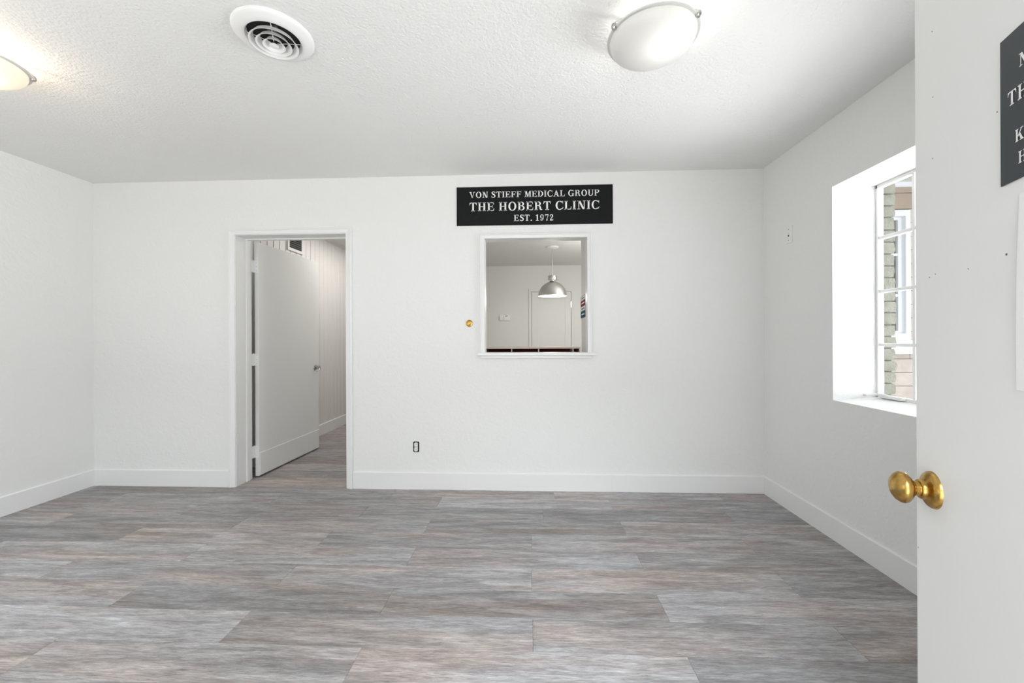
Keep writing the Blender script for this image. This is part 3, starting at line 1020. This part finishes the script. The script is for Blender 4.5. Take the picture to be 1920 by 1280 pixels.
# sign and paper on the front door
ang = math.atan2(DD.y, DD.x)


def door_pt(x, yv, z):
    return Vector((hinge.x, hinge.y, 0)) + DD * x + Vector((-DD.y, DD.x, 0)) * yv + Vector((0, 0, z))


ds = tag(thing('door_sign', door_pt(0, 0, 0), ang), 'charcoal sign with pale serif letters on the open front door', 'sign')
SX1 = FDW - 0.2202
boxes('sign_board', [(SX1 - 0.30, SX1, 0.0, 0.002, 1.3730, 1.5668)], 'charcoal', ds, 0.0004)
R_, U_, N_ = (-1, 0, 0), (0, 0, 1), (0, 1, 0)
text_mesh('letter', 'N', (FDW - 0.2548, 0.002, 1.513), R_, U_, N_, 0.0165, None, 'letter', ds)
text_mesh('letter', 'TH', (FDW - 0.2353, 0.002, 1.472), R_, U_, N_, 0.0185, None, 'letter', ds)
text_mesh('letter', 'K', (FDW - 0.2478, 0.002, 1.4205), R_, U_, N_, 0.0155, None, 'letter', ds)
text_mesh('letter', 'H', (FDW - 0.2530, 0.002, 1.3915), R_, U_, N_, 0.0150, None, 'letter', ds)
bm = bmesh.new()
rows = []
for k in range(7):
    z = 1.1024 + 0.251 * k / 6
    bulge = 0.0016 * math.sin(PI * k / 6) + 0.0012
    e = 0.2452 + (0.0068 * k / 6)
    rows.append([Vector((FDW - e, bulge, z)), Vector((FDW - e - 0.08, bulge + 0.001, z)), Vector((FDW - e - 0.20, bulge, z))])
vf = [[bm.verts.new(p) for p in r] for r in rows]
vb = [[bm.verts.new(p - Vector((0, 0.0006, 0))) for p in r] for r in rows]
for k in range(6):
    for i in range(2):
        bm.faces.new((vf[k][i], vf[k][i + 1], vf[k + 1][i + 1], vf[k + 1][i]))
        bm.faces.new((vb[k][i], vb[k + 1][i], vb[k + 1][i + 1], vb[k][i + 1]))
    bm.faces.new((vf[k][0], vf[k + 1][0], vb[k + 1][0], vb[k][0]))
    bm.faces.new((vf[k][2], vb[k][2], vb[k + 1][2], vf[k + 1][2]))
pp = obj('paper_sheet', bm, 'paper', None, True)
pp.location = door_pt(0, 0, 0)
pp.rotation_euler = (0, 0, ang)
tag(pp, 'blank white paper sheet hanging under the front door sign', 'paper')


# ------------------------------------------------------------------ ceiling lamps
def ceiling_lamp(cx, cy, clips, mat, power, color, bulb, label):
    t = tag(thing('ceiling_lamp', (cx, cy, H)), label, 'lamp', 'bowl ceiling lamps')
    zr = -0.055
    lathe('base_plate', [(0, 0), (0.075, 0), (0.075, -0.014), (0.068, -0.018), (0, -0.018)], 'ventwhite', t, 40)
    prof = []
    R0, sag = 0.168, 0.072
    for i in range(15):
        a = i / 14 * PI / 2
        prof.append((R0 * math.cos(a) ** 0.85 if i < 14 else 0.0, zr - 0.002 - sag * math.sin(a)))
    lathe('glass_bowl', prof, mat, t, 64)
    lathe('glass_lip', [(0.166, zr - 0.005), (0.1775, zr - 0.004), (0.179, zr), (0.1775, zr + 0.003), (0.166, zr + 0.002)], 'lip', t, 64, close=True)
    for cdeg in clips:
        a = math.radians(cdeg)
        px, py = 0.179 * math.cos(a), 0.179 * math.sin(a)
        bm = bmesh.new()
        bm_tube(bm, [(0.06 * math.cos(a), 0.06 * math.sin(a), -0.010), (0.15 * math.cos(a), 0.15 * math.sin(a), -0.020),
                     (px, py, zr + 0.012), (px, py, zr - 0.006)], 0.0045, 8)
        c = obj('clip', bm, 'nickel', t, True)
        bm = bmesh.new()
        bm_lathe(bm, [(0, 0.014), (0.006, 0.013), (0.0105, 0.008), (0.0115, 0), (0.0105, -0.006), (0.006, -0.011), (0, -0.012)], 16, 'Z', (px, py, zr))
        obj('thumb_nut', bm, 'nickel', c, True)
    lathe('bulb', [(0, 0.02), (0.012, 0.018), (0.022, 0.006), (0.024, -0.004), (0.018, -0.016), (0, -0.021)],
          bulb_mat('lit_bulb_' + mat, color, power / (PI * 0.0058)), t, 20, origin=(bulb[0], bulb[1], -0.056))
    return t


ceiling_lamp(0.50, 1.665, (-158, -40, 81), 'bowl', 2.1, (1, 0.97, 0.92), (0.04, -0.045), 'frosted glass bowl ceiling lamp near the window wall')
ceiling_lamp(-2.42, 1.65, (47.5, 167.5, -72.5), 'bowlwarm', 5.5, (1.0, 0.80, 0.58), (0.03, 0.0), 'warmly glowing bowl ceiling lamp by the plain left wall')

# ------------------------------------------------------------------ round ceiling vent
v = tag(thing('ceiling_vent', (-1.06, 1.645, H)), 'round white ceiling air diffuser with concentric rings', 'vent')
lathe('flange', [(0.152, 0.0), (0.152, -0.004), (0.149, -0.009), (0.140, -0.014), (0.125, -0.020), (0.112, -0.024), (0.105, -0.023),
                 (0.0995, -0.015), (0.0975, 0.0), (0.0975, 0.0)], 'ventwhite', v, 72)
lathe('duct', [(0.0975, -0.004), (0.0965, -0.0035), (0.0, -0.0032)], 'dark', v, 48)
for r, z in ((0.0925, -0.040), (0.0675, -0.043), (0.0425, -0.046)):
    lathe('cone_ring', [(r, z), (r - 0.004, z + 0.001), (r - 0.013, z + 0.010), (r - 0.018, z + 0.022), (r - 0.0165, z + 0.0225), (r - 0.011, z + 0.0115), (r - 0.002, z + 0.003)],
          'ventwhite', v, 64, close=True)
lathe('centre_disc', [(0, -0.047), (0.012, -0.0475), (0.017, -0.046), (0.015, -0.042), (0.006, -0.036), (0, -0.034)], 'ventwhite', v, 36)
for k in range(4):
    a = math.radians(25 + 90 * k)
    bm = bmesh.new()
    bm_tube(bm, [(0.012 * math.cos(a), 0.012 * math.sin(a), -0.034), (0.055 * math.cos(a), 0.055 * math.sin(a), -0.022), (0.098 * math.cos(a), 0.098 * math.sin(a), -0.014)], 0.0014, 6)
    obj('spoke', bm, 'ventwhite', v)
boxes('damper', [(-0.03, 0.05, -0.06, -0.052, -0.012, -0.004), (0.0, 0.03, -0.05, -0.02, -0.012, -0.004)], 'duct', v)

# ------------------------------------------------------------------ small wall fittings
bell = tag(thing('bell_push', (-0.469, D, 1.289)), 'small round brass bell push beside the reception hatch', 'doorbell')
lathe('brass_plate', [(0.027, 0), (0.027, -0.003), (0.0245, -0.006), (0.0195, -0.007), (0.0165, -0.0045), (0.0, -0.004)], 'brass', bell, 32, 'Y')
lathe('button', [(0.0105, -0.004), (0.0105, -0.009), (0.008, -0.012), (0, -0.013)], 'brass', bell, 24, 'Y')

ol = tag(thing('wall_outlet', (-0.89, D, 0.329)), 'uncovered white wall outlet with dark gap around it', 'outlet')


def rrect(w, hgt, r, n=5):
    pts = []
    for cx, cz, a0 in ((w - r, hgt - r, 0), (-w + r, hgt - r, 90), (-w + r, -hgt + r, 180), (w - r, -hgt + r, 270)):
        for i in range(n + 1):
            a = math.radians(a0 + 90 * i / n)
            pts.append((cx + r * math.cos(a), cz + r * math.sin(a)))
    return pts


bm = bmesh.new()
bm_prism(bm, [Vector((a, 0, b)) for a, b in rrect(0.0235, 0.041, 0.009)], Vector((0, -0.0025, 0)))
obj('box_opening', bm, 'dark', ol)
bm = bmesh.new()
bm_prism(bm, [Vector((a, -0.0025, b)) for a, b in rrect(0.0125, 0.034, 0.006)], Vector((0, -0.005, 0)))
obj('receptacle', bm, 'plastic', ol)
for s in (1, -1):
    bm = bmesh.new()
    bm_prism(bm, [Vector((a, -0.0075, b + s * 0.0185)) for a, b in rrect(0.0145, 0.0145, 0.010)], Vector((0, -0.003, 0)))
    fc = obj('socket_face', bm, 'plastic', ol)
    boxes('slot', [(-0.0075, -0.005, -0.0108, -0.0105, s * 0.0185 - 0.003, s * 0.0185 + 0.0065),
                   (0.005, 0.0075, -0.0108, -0.0105, s * 0.0185 - 0.003, s * 0.0185 + 0.0065)], 'dark', fc)
boxes('centre_screw', [(-0.003, 0.003, -0.0085, -0.0075, -0.003, 0.003)], 'greyprint', ol)

sw = tag(thing('light_switch', (XR, 2.828, 1.865)), 'small painted toggle switch plate high beside the side window', 'switch')
bm = bmesh.new()
bm_prism(bm, [Vector((0, a, b)) for a, b in rrect(0.0375, 0.0575, 0.005)], Vector((-0.004, 0, 0)))
obj('switch_plate', bm, 'wall', sw)
boxes('toggle', [(-0.013, -0.004, -0.004, 0.004, -0.002, 0.010)], 'plastic', sw)
boxes('toggle_slot', [(-0.0046, -0.004, -0.006, 0.006, -0.012, -0.003)], 'dark', sw)
for s in (1, -1):
    lathe('screw', [(0, -0.0052), (0.0035, -0.0048), (0.0035, -0.004)], 'duct', sw, 12, 'X', (0, 0, s * 0.036))

# ------------------------------------------------------------------ reception room seen through the hatch
struct(boxes('wall_partition', [(0.455, 0.55, WB_R, 3.60, 0, H)], 'roomwall'), 'short pale partition end inside the reception hatch', 'wall')
ct = tag(thing('reception_counter', (0, 0, 0)), 'pale counter behind the reception hatch', 'counter')
boxes('counter_top', [(-1.15, 0.45, WB_R + 0.002, 3.95, 1.005, 1.04)], 'beige', ct, 0.003)
boxes('counter_body', [(-1.15, 0.45, 3.5, 3.9, 0.0, 1.005)], 'roomwall', ct)
og = tag(thing('cubby_organizer', (0, 3.52, 1.04)), 'low organizer with dark red cubbies on the reception counter', 'organizer')
boxes('base_board', [(-0.62, 0.436, 0, 0.26, 0, 0.006)], 'beige', og)
boxes('top_board', [(-0.62, 0.436, -0.004, 0.26, 0.041, 0.056)], 'beige', og, 0.002)
boxes('back_panel', [(-0.62, 0.436, 0.25, 0.26, 0.006, 0.041)], 'maroon', og)
for xa in (-0.62, -0.392, -0.159, 0.075, 0.372, 0.43):
    boxes('divider', [(xa - 0.004, xa + 0.004, 0, 0.25, 0.006, 0.041)], 'beige', og)
for a, b in ((-0.614, -0.396), (-0.388, -0.163), (-0.155, 0.071), (0.079, 0.368)):
    boxes('red_lining', [(a, b, 0.02, 0.249, 0.0061, 0.008), (a, b, 0.02, 0.249, 0.039, 0.0409)], 'maroon', og)
po = tag(thing('sticker_board', (0.455, 3.455, 1.345)), 'dark board of red white and blue stickers on partition', 'poster')
boxes('backing', [(-0.006, 0, -0.14, 0.142, 0.0, 0.185)], 'black', po)
for nm, z0, z1, mt in (('white_sticker', 0.147, 0.18, 'paper'), ('red_sticker', 0.102, 0.142, 'red'), ('white_sticker', 0.058, 0.094, 'paper'), ('blue_sticker', 0.006, 0.05, 'blue')):
    st = boxes(nm, [(-0.0068, -0.006, -0.132, 0.118, z0, z1)], mt, po)
    zm = (z0 + z1) / 2
    boxes('print_band', [(-0.0072, -0.0068, -0.10, 0.08, zm - 0.006, zm + 0.006)], {'paper': 'greyprint', 'red': 'paper', 'blue': 'paper'}[mt], st)

fd = struct(thing('door_3', (0.375, YE, 0)), 'pale panelled door in the far wall of the reception room', 'door')
boxes('casing', [(-0.392, -0.347, -0.02, 0, 0, 2.03)], 'roomwall', fd, 0.003)
boxes('casing', [(0.347, 0.392, -0.02, 0, 0, 2.03)], 'roomwall', fd, 0.003)
boxes('casing', [(-0.347, 0.347, -0.02, 0, 1.982, 2.03)], 'roomwall', fd, 0.003)
boxes('gap', [(-0.347, 0.347, -0.003, 0, 0.0, 1.982)], 'duct', fd)
boxes('door_panel', [(-0.24, 0.24, -0.009, -0.003, 0.2, 1.86)], 'roomwall', fd)
boxes('stile', [(-0.341, -0.225, -0.016, -0.003, 0.01, 1.976)], 'roomwall', fd, 0.002)
boxes('stile', [(0.238, 0.341, -0.016, -0.003, 0.01, 1.976)], 'roomwall', fd, 0.002)
boxes('rail', [(-0.225, 0.238, -0.016, -0.003, 1.86, 1.976)], 'roomwall', fd, 0.002)
boxes('rail', [(-0.225, 0.238, -0.016, -0.003, 0.01, 0.2)], 'roomwall', fd, 0.002)
for hz in (0.25, 1.753):
    boxes('hinge', [(0.334, 0.35, -0.024, -0.014, hz - 0.055, hz + 0.055)], 'nickel', fd)
th = tag(thing('thermostat', (-0.437, YE, 1.482)), 'small white thermostat on the far reception wall', 'thermostat')
boxes('case', [(-0.092, 0.092, -0.028, 0, 0, 0.102)], 'plastic', th, 0.004, 2)
boxes('cover_seam', [(-0.024, -0.021, -0.0285, -0.0275, 0.005, 0.097)], 'duct', th)
boxes('display', [(0.005, 0.045, -0.0287, -0.0277, 0.072, 0.086)], 'greyprint', th)

pd = tag(thing('pendant_lamp', (0.317, 5.666, H)), 'brushed metal dome pendant lamp hanging in the reception room', 'lamp')
lathe('canopy', [(0, 0), (0.088, 0), (0.088, -0.006), (0.07, -0.014), (0.02, -0.02), (0, -0.021)], 'plastic', pd, 36)
bm = bmesh.new()
bm_tube(bm, [(0, 0, -0.02), (0, 0, -0.40)], 0.006, 10)
obj('stem', bm, 'steel', pd, True)
lathe('socket_cap', [(0, -0.398), (0.058, -0.40), (0.060, -0.404), (0.060, -0.455), (0.056, -0.462), (0.030, -0.464), (0.030, -0.478), (0.05, -0.482), (0, -0.482)], 'steel', pd, 36)
outer, inner = [], []
for i in range(14):
    a = PI / 2 * i / 13
    outer.append((max(0.001, 0.197 * math.sin(a)), -0.682 + 0.200 * math.cos(a)))
    inner.append((max(0.001, 0.192 * math.sin(a)), -0.682 + 0.194 * math.cos(a)))
sh = lathe('dome_shade', outer + [(0.200, -0.684), (0.196, -0.684), (0.192, -0.682)], 'steel', pd, 56)
lathe('shade_lining', inner, 'shadewhite', sh, 56)
lathe('bulb', [(0, -0.52), (0.02, -0.53), (0.045, -0.58), (0.05, -0.61), (0.035, -0.645), (0, -0.66)], 'bulb', pd, 24)
pl = bpy.data.lights.new('pendant_light', 'POINT')
pl.energy = 9
pl.color = (1, 0.96, 0.9)
pl.shadow_soft_size = 0.05
plo = bpy.data.objects.new('pendant_light', pl)
COL.objects.link(plo)
plo.parent = pd
plo.location = (0, 0, -0.70)

# unseen fill lights added to brighten the hall and reception room
area_light('hall_fill_light', (-1.85, 4.9, 2.42), (0, 0, 0), 0.6, 1.4, 14, (1, 0.97, 0.93))
l = bpy.data.lights.new('reception_fill_light', 'POINT')
l.energy = 42
l.color = (1, 0.97, 0.93)
l.shadow_soft_size = 0.22
o = bpy.data.objects.new('reception_fill_light', l)
COL.objects.link(o)
o.location = (1.3, 4.9, 1.9)
